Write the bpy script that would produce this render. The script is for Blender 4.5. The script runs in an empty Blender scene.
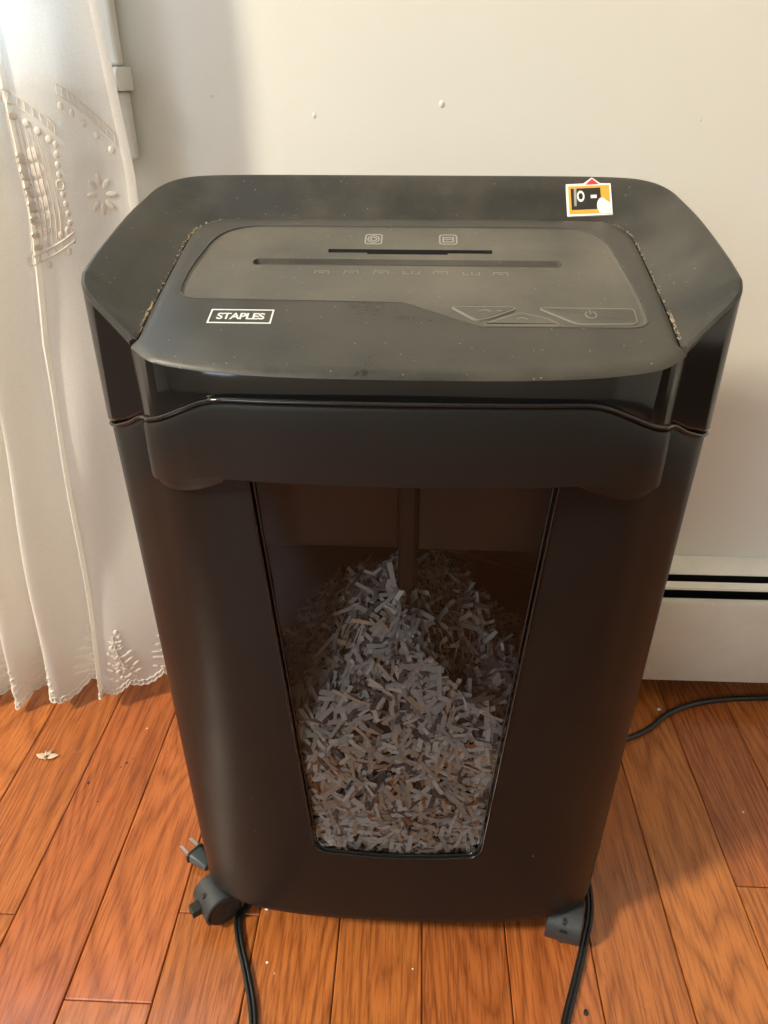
import bpy, bmesh, math, random
from mathutils import Vector, Matrix, Euler
random.seed(7)
sc = bpy.context.scene
COL = sc.collection
# ------------------------------------------------------------------ camera
cd = bpy.data.cameras.new('camera'); cam = bpy.data.objects.new('camera', cd); COL.objects.link(cam)
cd.sensor_fit = 'VERTICAL'; cd.sensor_height = 36.0; cd.lens = 36.0 * 750 / 1024
cd.clip_start = .01
cam.location = (0, 0, .737)
cam.rotation_euler = (math.radians(90 - 30.2), 0, math.radians(2.5))
sc.camera = cam
# ------------------------------------------------------------------ world, lights, exposure
w = bpy.data.worlds.new('world'); sc.world = w; w.use_nodes = True
bg = w.node_tree.nodes['Background']
bg.inputs[0].default_value = (.46, .73, 1.0, 1); bg.inputs[1].default_value = 21.0
def area(name, loc, target, size, power, col, shape='DISK', sy=None):
    l = bpy.data.lights.new(name, 'AREA'); l.shape = shape; l.size = size; l.energy = power; l.color = col
    if sy: l.size_y = sy
    o = bpy.data.objects.new(name, l); COL.objects.link(o); o.location = loc
    o.rotation_euler = (Vector(target) - Vector(loc)).to_track_quat('-Z', 'Y').to_euler()
    return o
area('room_lamp', (-2.60, -.95, 2.75), (0, .55, .5), .42, 165, (1, .90, .71))
area('cool_fill', (-1.4, -2.6, 1.6), (-.3, .8, .7), 1.3, 44, (.70, .85, 1.0), 'RECTANGLE', 1.2)  # added cool fill out of view to lift the shadows; no window modelled there
vs = sc.view_settings
vs.view_transform = 'Standard'; vs.look = 'None'; vs.gamma = 1; vs.use_curve_mapping = False
vs.exposure = 0.10

# ------------------------------------------------------------------ helpers
def smooth(a, b, x):
    t = min(1, max(0, (x - a) / (b - a))); return t * t * (3 - 2 * t)
def lerp(a, b, t): return a + (b - a) * t
def interp(x, xs, ys):
    if x <= xs[0]: return ys[0]
    for i in range(1, len(xs)):
        if x <= xs[i]: return lerp(ys[i-1], ys[i], (x - xs[i-1]) / (xs[i] - xs[i-1]))
    return ys[-1]
def catmull(pts, n, closed=False):
    out = []; m = len(pts); V = [Vector(p) for p in pts]
    segs = m if closed else m - 1
    for i in range(segs):
        p1 = V[i]; p2 = V[(i+1) % m]
        p0 = V[(i-1) % m] if (closed or i > 0) else p1 * 2 - p2
        p3 = V[(i+2) % m] if (closed or i < m-2) else p2 * 2 - p1
        for k in range(n):
            t = k / n
            out.append(.5 * ((2*p1) + (p2-p0)*t + (2*p0-5*p1+4*p2-p3)*t*t + (3*p1-p0-3*p2+p3)*t**3))
    if not closed: out.append(V[-1].copy())
    return out
class MB:
    def __init__(s): s.v = []; s.f = []; s.m = []
    def add(s, vs_, fs, mi=0):
        b = len(s.v); s.v += [tuple(p) for p in vs_]
        s.f += [tuple(i + b for i in f) for f in fs]; s.m += [mi] * len(fs)
    def box(s, lo, hi, mi=0):
        x0, y0, z0 = lo; x1, y1, z1 = hi
        s.add([(x0,y0,z0),(x1,y0,z0),(x1,y1,z0),(x0,y1,z0),(x0,y0,z1),(x1,y0,z1),(x1,y1,z1),(x0,y1,z1)],
              [(0,3,2,1),(4,5,6,7),(0,1,5,4),(1,2,6,5),(2,3,7,6),(3,0,4,7)], mi)
    def loft(s, loops, closed=True, cap0=False, cap1=False, mi=0):
        n = len(loops[0]); vs_ = [p for l in loops for p in l]; fs = []
        for i in range(len(loops) - 1):
            for j in range(n if closed else n - 1):
                a = i*n + j; b = i*n + (j+1) % n
                fs.append((a, b, b + n, a + n))
        if cap0: fs.append(tuple(range(n - 1, -1, -1)))
        if cap1: fs.append(tuple((len(loops)-1)*n + j for j in range(n)))
        s.add(vs_, fs, mi)
    def tube(s, path, r, n=8, caps=True, mi=0, closed=False, flat=None):
        P = [Vector(p) for p in path]; m = len(P); loops = []
        up = None
        for i in range(m):
            if closed: t = P[(i+1) % m] - P[i-1]
            else: t = P[min(i+1, m-1)] - P[max(i-1, 0)]
            t.normalize()
            if up is None:
                up = Vector((0,0,1)) if abs(t.z) < .9 else Vector((1,0,0))
            a = t.cross(up); a.normalize(); b = a.cross(t); up = b
            rr = r(i/(m-1)) if callable(r) else r
            loops.append([P[i] + a*math.cos(q)*rr + b*math.sin(q)*rr*(flat or 1) for q in [2*math.pi*k/n for k in range(n)]])
        if closed: loops.append(loops[0])
        s.loft(loops, True, caps and not closed, caps and not closed, mi)
    def prism(s, poly, fn, h0, h1, mi=0):
        n = len(poly)
        s.add([fn(x, y, h0) for x, y in poly] + [fn(x, y, h1) for x, y in poly],
              [tuple(range(n-1,-1,-1)), tuple(range(n, 2*n))] + [(i, (i+1) % n, n+(i+1) % n, n+i) for i in range(n)], mi)
    def stroke(s, pts, wd, fn, h0, h1, closed=False, mi=0):
        n = len(pts); L = []; R_ = []
        for i in range(n):
            p = Vector(pts[i])
            a = Vector(pts[(i-1) % n]) if (closed or i > 0) else None
            b = Vector(pts[(i+1) % n]) if (closed or i < n-1) else None
            d1 = (p-a).normalized() if a is not None else (b-p).normalized()
            d2 = (b-p).normalized() if b is not None else d1
            n1 = Vector((-d1.y, d1.x)); n2 = Vector((-d2.y, d2.x)); nn = n1+n2
            nn = nn.normalized() if nn.length > 1e-6 else n1
            k = wd*.5 / max(.35, nn.dot(n1))
            L.append(p + nn*k); R_.append(p - nn*k)
        loops = [[fn(l.x,l.y,h0), fn(l.x,l.y,h1), fn(r.x,r.y,h1), fn(r.x,r.y,h0)] for l, r in zip(L, R_)]
        if closed: loops.append(loops[0])
        s.loft(loops, True, not closed, not closed, mi)
    def mesh(s, name, mats, sm=None):
        me = bpy.data.meshes.new(name); me.from_pydata(s.v, [], s.f); me.validate(); me.update()
        for mt in (mats if isinstance(mats, (list, tuple)) else [mats]): me.materials.append(mt)
        if len(s.m) == len(me.polygons) and any(s.m): me.polygons.foreach_set('material_index', s.m)
        bm = bmesh.new(); bm.from_mesh(me); bmesh.ops.recalc_face_normals(bm, faces=bm.faces)
        if sm is not None:
            for f in bm.faces: f.smooth = True
            for e in bm.edges:
                if len(e.link_faces) == 2: e.smooth = e.calc_face_angle(0) < math.radians(sm)
        bm.to_mesh(me); bm.free()
        return me
    def build(s, name, mats, parent=None, sm=None, bevel=None, loc=None):
        o = bpy.data.objects.new(name, s.mesh(name, mats, sm)); COL.objects.link(o)
        if parent: o.parent = parent
        if loc: o.location = loc
        if bevel:
            md = o.modifiers.new('bevel', 'BEVEL'); md.width = bevel; md.segments = 2; md.limit_method = 'ANGLE'; md.angle_limit = math.radians(40)
        return o
def tag(o, label=None, cat=None, group=None, kind=None):
    if label: o['label'] = label
    if cat: o['category'] = cat
    if group: o['group'] = group
    if kind: o['kind'] = kind
    return o
def empty(name, loc, rz=0):
    o = bpy.data.objects.new(name, None); COL.objects.link(o); o.location = loc; o.rotation_euler = (0,0,rz); o.empty_display_size = .05
    return o
def rrect(x0, y0, x1, y1, r, n=5):
    out = []
    for cx, cy, a in ((x1-r,y1-r,0),(x0+r,y1-r,90),(x0+r,y0+r,180),(x1-r,y0+r,270)):
        for k in range(n+1):
            q = math.radians(a + 90*k/n); out.append((cx + r*math.cos(q), cy + r*math.sin(q)))
    return out
def rpoly(pts, rs, n=6):
    out = []; m = len(pts)
    for i in range(m):
        p = Vector(pts[i]); a = Vector(pts[i-1]); b = Vector(pts[(i+1) % m]); r = rs[i] if isinstance(rs, (list,tuple)) else rs
        if r <= 0: out.append(tuple(p)); continue
        d1 = a-p; d2 = b-p; r1 = min(r, d1.length*.49); r2 = min(r, d2.length*.49)
        s_ = p + d1.normalized()*r1; e = p + d2.normalized()*r2
        for k in range(n+1):
            t = k/n; out.append(tuple(s_*(1-t)**2 + p*2*t*(1-t) + e*t*t))
    return out
def cut(o, *cutters):
    for i, c in enumerate(cutters):
        md = o.modifiers.new('cut%d' % i, 'BOOLEAN'); md.object = c; md.operation = 'DIFFERENCE'; md.solver = 'EXACT'
    bpy.context.view_layer.update()
    dg = bpy.context.evaluated_depsgraph_get()
    me = bpy.data.meshes.new_from_object(o.evaluated_get(dg))
    o.modifiers.clear(); old = o.data; o.data = me; me.name = old.name
    bpy.data.meshes.remove(old)
    for c in cutters:
        d = c.data; bpy.data.objects.remove(c); bpy.data.meshes.remove(d)
    return o

# ------------------------------------------------------------------ materials
class NT:
    def __init__(s, name):
        s.mat = bpy.data.materials.new(name); s.mat.use_nodes = True
        s.t = s.mat.node_tree; s.b = s.t.nodes['Principled BSDF']; s.out = s.t.nodes['Material Output']
    def n(s, typ, **kw):
        nd = s.t.nodes.new(typ)
        for k, v in kw.items():
            if k in ('operation','blend_type','data_type','noise_dimensions','wave_type','feature','interpolation_type','distance'): setattr(nd, k, v)
        return nd
    def l(s, a, b): s.t.links.new(a, b)
    def val(s, sock, v):
        if hasattr(v, 'is_linked') or isinstance(v, bpy.types.NodeSocket): s.l(v, sock)
        else: sock.default_value = v
    def math(s, op, a, b=0.0, c=None):
        nd = s.n('ShaderNodeMath', operation=op); s.val(nd.inputs[0], a); s.val(nd.inputs[1], b)
        if c is not None: s.val(nd.inputs[2], c)
        return nd.outputs[0]
    def coord(s, kind='Object', scale=(1,1,1), add=None):
        tc = s.n('ShaderNodeTexCoord'); mp = s.n('ShaderNodeMapping'); mp.inputs['Scale'].default_value = scale
        src = tc.outputs[kind]
        if add is not None:
            va = s.n('ShaderNodeVectorMath', operation='ADD'); s.l(src, va.inputs[0]); s.l(add, va.inputs[1]); src = va.outputs[0]
        s.l(src, mp.inputs['Vector']); return mp.outputs[0]
    def noise(s, vec, scale, detail=3, rough=.5, dist=0):
        nd = s.n('ShaderNodeTexNoise'); s.l(vec, nd.inputs['Vector']); nd.inputs['Scale'].default_value = scale
        nd.inputs['Detail'].default_value = detail; nd.inputs['Roughness'].default_value = rough; nd.inputs['Distortion'].default_value = dist
        return nd.outputs['Fac']
    def ramp(s, fac, stops):
        nd = s.n('ShaderNodeValToRGB'); s.l(fac, nd.inputs[0]); e = nd.color_ramp.elements
        while len(e) < len(stops): e.new(.5)
        for i, (p, c) in enumerate(stops):
            e[i].position = p; e[i].color = (c, c, c, 1) if isinstance(c, (int, float)) else (*c, 1)
        return nd.outputs[0]
    def mix(s, fac, a, b, mode='MIX'):
        nd = s.n('ShaderNodeMix', data_type='RGBA', blend_type=mode); s.val(nd.inputs[0], fac)
        for sock, v in ((nd.inputs[6], a), (nd.inputs[7], b)):
            if isinstance(v, (tuple, list)): sock.default_value = (*v[:3], 1)
            else: s.l(v, sock)
        return nd.outputs[2]
    def bump(s, h, strength=.2, dist=.001):
        nd = s.n('ShaderNodeBump'); s.l(h, nd.inputs['Height']); nd.inputs['Strength'].default_value = strength; nd.inputs['Distance'].default_value = dist
        s.l(nd.outputs[0], s.b.inputs['Normal']); return nd.outputs[0]
    def set(s, col=None, rough=None, **kw):
        if col is not None: s.b.inputs['Base Color'].default_value = (*col, 1)
        if rough is not None: s.b.inputs['Roughness'].default_value = rough
        for k, v in kw.items(): s.b.inputs[k.replace('_', ' ')].default_value = v
        return s
def simple(name, col, rough=.5, var=.08, nscale=40, metallic=0, bump=0, **kw):
    t = NT(name).set(col, rough, Metallic=metallic, **kw)
    v = t.noise(t.coord(), nscale, 3)
    c = t.mix(v, tuple(x*(1-var) for x in col), tuple(min(1, x*(1+var)) for x in col)); t.l(c, t.b.inputs['Base Color'])
    if bump: t.bump(v, bump, .0005)
    return t.mat
def m_wall():
    t = NT('painted_plaster').set(rough=.6)
    c = t.coord(); a = t.noise(c, 2.2, 3); f = t.noise(c, 380, 2)
    t.l(t.mix(a, (.69,.685,.63), (.73,.725,.67)), t.b.inputs['Base Color'])
    t.bump(t.math('ADD', t.math('MULTIPLY', f, .35), t.noise(c, 30, 3)), .12, .0012); return t.mat
def m_wood():
    t = NT('oak_boards')
    oi = t.n('ShaderNodeObjectInfo'); rnd = oi.outputs['Random']
    cb = t.n('ShaderNodeCombineXYZ'); t.l(t.math('MULTIPLY', rnd, 37.0), cb.inputs[0]); t.l(t.math('MULTIPLY', rnd, 91.0), cb.inputs[1]); t.l(t.math('MULTIPLY', rnd, 13.0), cb.inputs[2])
    off = cb.outputs[0]
    big = t.noise(t.coord('Object', (12, 1.3, 1), off), 1.0, 1.2, .4, .1)
    rings = t.math('SINE', t.math('MULTIPLY', big, 150.0))
    rings = t.math('POWER', t.math('MULTIPLY_ADD', rings, .5, .5), .6)
    rough_edge = t.noise(t.coord('Object', (250, 17, 1), off), 1.0, 4, .7)
    grain = t.ramp(t.math('ADD', t.math('MULTIPLY', rings, .46), t.math('MULTIPLY', rough_edge, .86)), [(.24, 0.0), (.50, .62), (.90, 1.0)])
    pores = t.ramp(t.noise(t.coord('Object', (520, 24, 1), off), 1.0, 2, .6), [(.38, 0.0), (.50, 1.0)])
    base = t.mix(grain, (.17,.043,.009), (.47,.152,.037))
    base = t.mix(t.math('MULTIPLY', t.math('SUBTRACT', 1.0, pores), .62), base, (.20,.055,.016))
    tone = t.n('ShaderNodeHueSaturation'); t.l(base, tone.inputs['Color'])
    t.l(t.math('MULTIPLY_ADD', rnd, .26, .86), tone.inputs['Value'])
    sh = t.math('FRACT', t.math('MULTIPLY', rnd, 7.3)); t.l(t.math('MULTIPLY_ADD', sh, .010, .493), tone.inputs['Hue'])
    t.l(tone.outputs[0], t.b.inputs['Base Color'])
    worn = t.noise(t.coord('Object', (1,1,1), off), 6, 3)
    t.l(t.math('MULTIPLY_ADD', worn, .16, .16), t.b.inputs['Roughness'])
    t.set(Coat_Weight=.35, Coat_Roughness=.12)
    h = t.math('ADD', t.math('MULTIPLY', pores, .6), t.math('MULTIPLY', grain, .3)); t.bump(h, .16, .0006); return t.mat
def m_dusty(name, base=(.016,.016,.015), dust=(.20,.178,.135), lo=.40, hi=.72, r0=.28, r1=.7, amt=.55):
    t = NT(name)
    c = t.coord()
    n1 = t.noise(c, 14, 5, .62); n2 = t.noise(c, 420, 3, .7); n3 = t.noise(t.coord('Object', (30, 160, 60)), 1.0, 3)
    d = t.ramp(t.math('ADD', t.math('MULTIPLY', n1, .72), t.math('ADD', t.math('MULTIPLY', n2, .18), t.math('MULTIPLY', n3, .12))), [(lo, .10), (hi, 1.0)])
    v = t.n('ShaderNodeTexVoronoi'); t.l(c, v.inputs['Vector']); v.inputs['Scale'].default_value = 170
    sp = t.ramp(v.outputs['Distance'], [(.06, 1.0), (.11, 0.0)])
    keep = t.ramp(v.outputs['Color'], [(.62, 0.0), (.66, 1.0)])
    sp = t.math('MULTIPLY', sp, keep)
    fac = t.math('MULTIPLY', d, amt)
    col = t.mix(fac, base, dust); col = t.mix(t.math('MULTIPLY', sp, .45), col, (.45,.42,.36))
    t.l(col, t.b.inputs['Base Color'])
    t.l(t.math('MULTIPLY_ADD', d, r1 - r0, r0), t.b.inputs['Roughness'])
    t.bump(n2, .05, .0003); return t.mat
def m_plastic(name, col, rough, fine=900, bs=.05, specks=.0, spec=.5):
    t = NT(name).set(col, rough, Specular_IOR_Level=spec)
    c = t.coord(); f = t.noise(c, fine, 2); a = t.noise(c, 9, 4)
    base = t.mix(a, tuple(x*.85 for x in col), tuple(x*1.15 for x in col))
    if specks:
        v = t.n('ShaderNodeTexVoronoi'); t.l(c, v.inputs['Vector']); v.inputs['Scale'].default_value = 34
        sp = t.math('MULTIPLY', t.ramp(v.outputs['Distance'], [(.016, 1.0), (.032, 0.0)]), t.ramp(v.outputs['Color'], [(.6, 0.0), (.64, 1.0)]))
        base = t.mix(t.math('MULTIPLY', sp, specks), base, (.4,.38,.33))
    t.l(base, t.b.inputs['Base Color'])
    t.l(t.math('MULTIPLY_ADD', a, .1, rough - .05), t.b.inputs['Roughness'])
    t.bump(f, bs, .0002); return t.mat
def m_pane(name, tint, fr=1.45, gl=.06, dust=0.0):
    t = NT(name); t.t.nodes.remove(t.b)
    tr = t.n('ShaderNodeBsdfTransparent'); tr.inputs[0].default_value = (*tint, 1)
    g = t.n('ShaderNodeBsdfGlossy'); g.inputs['Roughness'].default_value = gl; g.inputs[0].default_value = (.55,.55,.55,1)
    f = t.n('ShaderNodeFresnel'); f.inputs[0].default_value = fr
    mx = t.n('ShaderNodeMixShader'); t.l(f.outputs[0], mx.inputs[0]); t.l(tr.outputs[0], mx.inputs[1]); t.l(g.outputs[0], mx.inputs[2])
    last = mx.outputs[0]
    if dust:
        df = t.n('ShaderNodeBsdfDiffuse'); df.inputs[0].default_value = (.22,.20,.17,1)
        m2 = t.n('ShaderNodeMixShader'); t.l(t.math('MULTIPLY', t.noise(t.coord(), 22, 4), dust), m2.inputs[0]); t.l(last, m2.inputs[1]); t.l(df.outputs[0], m2.inputs[2]); last = m2.outputs[0]
    t.l(last, t.out.inputs[0]); return t.mat
def m_sheer(name, col, transp, transl):
    t = NT(name); t.t.nodes.remove(t.b)
    weave = t.noise(t.coord('Object', (900, 900, 900)), 1.0, 1); big = t.noise(t.coord(), 30, 3)
    d = t.n('ShaderNodeBsdfDiffuse'); tl = t.n('ShaderNodeBsdfTranslucent'); tp = t.n('ShaderNodeBsdfTransparent')
    c = t.mix(big, tuple(x*.96 for x in col), col); t.l(c, d.inputs[0]); t.l(c, tl.inputs[0])
    m1 = t.n('ShaderNodeMixShader'); m1.inputs[0].default_value = transl; t.l(d.outputs[0], m1.inputs[1]); t.l(tl.outputs[0], m1.inputs[2])
    m2 = t.n('ShaderNodeMixShader'); t.l(t.math('MULTIPLY_ADD', weave, .2, transp - .1), m2.inputs[0]); t.l(m1.outputs[0], m2.inputs[1]); t.l(tp.outputs[0], m2.inputs[2])
    t.l(m2.outputs[0], t.out.inputs[0]); return t.mat
WALL = m_wall(); WOOD = m_wood()
DECK = m_dusty('dusty_black_plastic', lo=.36, hi=.82, amt=.40, r0=.20); WING = m_dusty('dusty_satin_plastic', lo=.46, hi=.85, amt=.42, r0=.34)
PANEL = m_dusty('dusty_grey_panel', base=(.042,.041,.037), lo=.28, hi=.70, amt=.62, r0=.40)
GLOSS = m_plastic('gloss_black', (.006,.006,.0065), .09, bs=.01)
SATIN = m_plastic('satin_black', (.0072,.0078,.0080), .34, specks=.6, spec=.22)
HANDLE = m_plastic('satin_handle', (.0105,.0112,.0113), .38, specks=.3, spec=.25)
DARK = simple('dark_void', (.004,.004,.004), .7)
INNER = simple('bin_inside', (.010,.0095,.009), .45)
RUBBER = m_plastic('black_rubber', (.014,.0145,.015), .5)
CASTOR = m_plastic('castor_grey', (.028,.031,.034), .42)
CORD = m_plastic('cord_black', (.010,.0105,.011), .38)
METAL = simple('nickel', (.75,.73,.68), .25, metallic=1)
PANE = m_pane('smoked_window', (.70,.685,.665), dust=.02)
GLASS = m_pane('window_glass', (.95,.97,.97), gl=.0)
WHITE = simple('white_paint', (.80,.80,.77), .4)
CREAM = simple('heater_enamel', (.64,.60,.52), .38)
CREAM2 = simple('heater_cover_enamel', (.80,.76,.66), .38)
FIN = simple('heater_fins', (.006,.008,.008), .6)
INK = simple('white_print', (.72,.72,.70), .5); INKG = simple('grey_print', (.30,.29,.265), .5)
EDGE = simple('worn_edge', (.20,.19,.165), .45); INKD = simple('faint_print', (.19,.185,.17), .5); BORD = simple('panel_groove', (.075,.072,.065), .45)
ORANGE = simple('orange_print', (.78,.36,.045), .45); RED = simple('red_print', (.72,.035,.05), .45); STW = simple('sticker_white', (.86,.85,.80), .5)
BLK = simple('black_print', (.02,.02,.018), .4); GRYP = simple('grey_highlight_print', (.35,.33,.30), .4)
SHEER = m_sheer('sheer_voile', (.92,.905,.87), .16, .44)
THREAD = m_sheer('embroidery_thread', (.88,.83,.75), .02, .22)

# ------------------------------------------------------------------ room shell
YW = .83
fl = MB(); fl.box((-3.6,-2.7,-.06), (2.3,YW+.1,-.0095)); floor = fl.build('floor', simple('subfloor', (.05,.022,.01), .8)); tag(floor, kind='structure')
PW = .0826; X0 = .0188
def plank(x0, x1, y0, y1):
    m = MB(); g = .0005; b = .0010; w2 = (x1-x0)/2 - g; l2 = (y1-y0)/2 - g
    lo = [(-w2,-l2),(w2,-l2),(w2,l2),(-w2,l2)]; hi = [(-w2+b,-l2+b),(w2-b,-l2+b),(w2-b,l2-b),(-w2+b,l2-b)]
    m.loft([[(x,y,-.0095) for x,y in lo], [(x,y,-b*.8) for x,y in lo], [(x,y,0) for x,y in hi]], True, True, True)
    o = m.build('plank', WOOD, floor, loc=((x0+x1)/2, (y0+y1)/2, 0)); return o
known = {-4: [.359], -5: [], -6: [.437], -3: [.446], 4: [.50]}
for k in range(-17, 18):
    xa = X0 + k*PW; ys = [-1.35]
    if k in known:
        js = known[k]
        if js: ys += [js[0]-.85, js[0]]
        else: ys += [-.55, .15]
    else:
        y = -1.35 + random.uniform(.3, .9)
        while y < .72:
            if not (.30 < y < .80 and -6 < k < 5): ys.append(y)
            y += random.uniform(.5, 1.1)
    ys.append(YW)
    for a, b in zip(ys, ys[1:]): plank(xa, xa+PW, a, b)
# back wall with the window opening
WX0, WX1, WZ0, WZ1 = -1.15, -.345, .744, 1.95
wb = MB()
wb.box((WX1,YW,-.05), (2.3,YW+.12,2.9)); wb.box((-3.6,YW,-.05), (WX0,YW+.12,2.9))
wb.box((WX0,YW,-.05), (WX1,YW+.12,WZ0-.02)); wb.box((WX0,YW,WZ1), (WX1,YW+.12,2.9))
wall = tag(wb.build('wall_back', WALL), kind='structure')
for x, z, r in ((-.105,.703,.0022), (.02,.713,.0028), (-.27,.716,.0016), (-.205,.72,.0016), (.27,.70,.0015)):
    m = MB(); n = 8
    m.loft([[(x+r*s*math.cos(q)*1.0, YW-d*r*.35, z+r*s*math.sin(q)*1.3) for q in [2*math.pi*i/n for i in range(n)]] for s, d in ((1,-.2),(.8,.6),(.4,1))], True, False, True)
    m.build('paint_blob', WALL, wall, sm=60)
m = MB(); m.box((-3.7,-2.7,-.05), (-3.6,YW+.12,2.9)); tag(m.build('wall_left', WALL), kind='structure')
m = MB(); m.box((2.3,-2.7,-.05), (2.4,YW+.12,2.9)); tag(m.build('wall_right', WALL), kind='structure')
m = MB(); m.box((-3.7,-2.8,-.05), (2.4,-2.7,2.9)); tag(m.build('wall_front', simple('far_wall_paint', (.45,.40,.34), .7)), kind='structure')
m = MB(); m.box((-3.7,-2.8,2.9), (2.4,YW+.12,3.0)); tag(m.build('ceiling', simple('ceiling_paint', (.75,.74,.71), .7)), kind='structure')
# window with casing, stool and apron
win = tag(empty('window_1', (-.75, YW, WZ0)), 'white painted window with wooden casing, sill and apron behind sheer curtain', None, kind='structure')
def wpart(name, boxes, mat, bevel=.003):
    m = MB()
    for lo, hi in boxes: m.box([a-b for a, b in zip(lo, (-.75,YW,WZ0))], [a-b for a, b in zip(hi, (-.75,YW,WZ0))])
    return m.build(name, mat, win, bevel=bevel)
CX = -.2865
wpart('casing', [((CX-.062,YW-.018,WZ0+.001), (CX,YW,WZ1+.06))], WHITE)
wpart('casing', [((WX0-.06,YW-.018,WZ0+.001), (WX0,YW,WZ1+.06))], WHITE)
wpart('casing', [((WX0,YW-.018,WZ1), (CX-.063,YW,WZ1+.06))], WHITE)
m = MB(); prof = [(YW+.12,.7245),(YW-.036,.7245)] + [(YW-.036-.0098*math.sin(q), .73425-.00975*math.cos(q)) for q in [math.pi*i/8 for i in range(1,8)]] + [(YW-.036,.744),(YW+.12,.744)]
m.loft([[(x+.75, y-YW, z-WZ0) for y, z in prof] for x in (WX0, WX1)], True, True, True)
m.loft([[(x+.75, min(y, YW-.0005)-YW, z-WZ0) for y, z in prof] for x in (WX0-.08, WX0)], True, True, True)
m.loft([[(x+.75, min(y, YW-.0005)-YW, z-WZ0) for y, z in prof] for x in (WX1, CX+.006)], True, True, True)
m.build('window_sill', WHITE, win, sm=40)
wpart('apron', [((WX0-.06,YW-.016,.664), (CX+.002,YW,.7235))], WHITE)
wpart('sash_frame', [((WX0,YW+.05,WZ0), (WX0+.045,YW+.085,WZ1)), ((WX1-.045,YW+.05,WZ0), (WX1,YW+.085,WZ1)), ((WX0+.045,YW+.05,WZ0), (WX1-.045,YW+.085,WZ0+.06)), ((WX0+.045,YW+.05,WZ1-.05), (WX1-.045,YW+.085,WZ1)), ((WX0+.045,YW+.05,1.33), (WX1-.045,YW+.085,1.37))], WHITE, .002)
wpart('pane', [((WX0+.04,YW+.066,WZ0+.05), (WX1-.04,YW+.07,1.34))], GLASS, None)
wpart('pane', [((WX0+.04,YW+.066,1.36), (WX1-.04,YW+.07,WZ1-.04))], GLASS, None)

# ------------------------------------------------------------------ baseboard heater
HX0, HX1 = -.16, 1.7
heat = tag(empty('baseboard_heater', (HX0, YW, 0)), 'cream enamelled baseboard heater along the wall with dark louvre slots', 'heater')
def hprof(name, prof, mat, x0=HX0, x1=HX1, par=heat, sm=35):
    m = MB(); m.loft([[(x-HX0, y-YW, z) for y, z in prof] for x in (x0, x1)], True, True, True); return m.build(name, mat, par, sm=sm)
hprof('back_plate', [(YW-.0005,.02),(YW-.003,.02),(YW-.003,.193),(YW-.0005,.193)], FIN)
hprof('top_cover', [(YW-.0005,.1935),(YW-.0005,.1985),(YW-.004,.1985),(YW-.028,.1905),(YW-.0295,.1885),(YW-.028,.1870),(YW-.006,.1935)], CREAM2)
hprof('damper_slat', [(YW-.038,.1835),(YW-.046,.1795),(YW-.0465,.1765),(YW-.044,.176),(YW-.037,.1805)], CREAM2)
hprof('front_panel', [(YW-.0585,.0395),(YW-.060,.038),(YW-.061,.0395),(YW-.061,.163),(YW-.0585,.1675),(YW-.053,.1685),(YW-.053,.1665),(YW-.0575,.1655),(YW-.0585,.162)], CREAM)
hprof('fin_block', [(YW-.0555,.05),(YW-.0555,.135),(YW-.004,.135),(YW-.004,.05)], FIN, HX0+.05, HX1-.05)
hprof('end_cap', [(YW-.001,.022),(YW-.0625,.022),(YW-.0625,.169),(YW-.031,.192),(YW-.001,.2005)], CREAM, HX0-.012, HX0+.012)
hprof('end_cap', [(YW-.001,.022),(YW-.0625,.022),(YW-.0625,.169),(YW-.031,.192),(YW-.001,.2005)], CREAM, HX1-.012, HX1+.012)
for x in (HX0, HX1-.01): hprof('foot_bracket', [(YW-.001,0),(YW-.05,0),(YW-.05,.0225),(YW-.001,.0225)], CREAM, x, x+.01)

# ------------------------------------------------------------------ shredder
SX, SY = -.0066, .53
root = tag(empty('paper_shredder', (SX, SY, 0)), 'black office paper shredder on castors with clear bin window, dusty top', 'shredder')
def deckz(Y): return .588 + .25*(Y-.405)
def rimz(Y): return interp(Y, [.40,.405,.4375,.448,.462,.475,.50,.655], [.590,.591,.5990,.6100,.6235,.6305,.637,.668])
half = [(0,.4085),(.06,.4093),(.105,.4125),(.135,.4180),(.150,.4230),(.1585,.4295),(.167,.4375),(.184,.4495),(.1985,.4605),(.2035,.4705),(.2045,.49),(.2045,.56),(.2015,.60),(.197,.628),(.184,.6455),(.160,.653),(.10,.6555),(0,.6562)]
def sseam(x, Y):                       # height of the joint between head and bin
    if Y > .47: return .5305
    return interp(abs(x), [0,.10,.12,.14,.155,.168,.182,.2045], [.574,.5725,.5705,.5655,.557,.5480,.5395,.5305])
hp = catmull([Vector((x,y,0)) for x, y in half], 6)
hp = [(p.x, p.y) for p in hp]; hp[0] = (0, hp[0][1]); hp[-1] = (0, hp[-1][1])
full = hp + [(-x, y) for x, y in hp[-2:0:-1]]
def inset(loop, d):
    n = len(loop); out = []
    for i in range(n):
        a = Vector(loop[i-1]); b = Vector(loop[(i+1) % n]); t = (b-a).normalized(); nn = Vector((-t.y, t.x))
        out.append((loop[i][0] + nn.x*d, loop[i][1] + nn.y*d))
    return out
L = lambda x, Y, z: (x, Y-SY, z)
iEL = min(range(len(hp)), key=lambda i: (hp[i][0]-.167)**2 + (hp[i][1]-.4375)**2)
N = len(full)
ids = list(range(iEL, N-iEL+1))            # housing runs from one front corner round the back to the other
def take(loop): return [loop[i % N] for i in ids]
o0 = take(inset(full, .0032)); o1 = take(inset(full, .0012)); o2 = take(full); o3 = take(inset(full, .0022)); o4 = take(inset(full, .0052)); nI = len(ids)
crease_half = [(.1655,.441),(.1668,.48),(.1668,.54),(.1662,.582),(.1635,.600),(.1565,.611),(.144,.6162),(.10,.6182),(0,.6187)]
cp = [(p.x,p.y) for p in catmull([Vector((x,y,0)) for x, y in crease_half], 12)]
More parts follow.
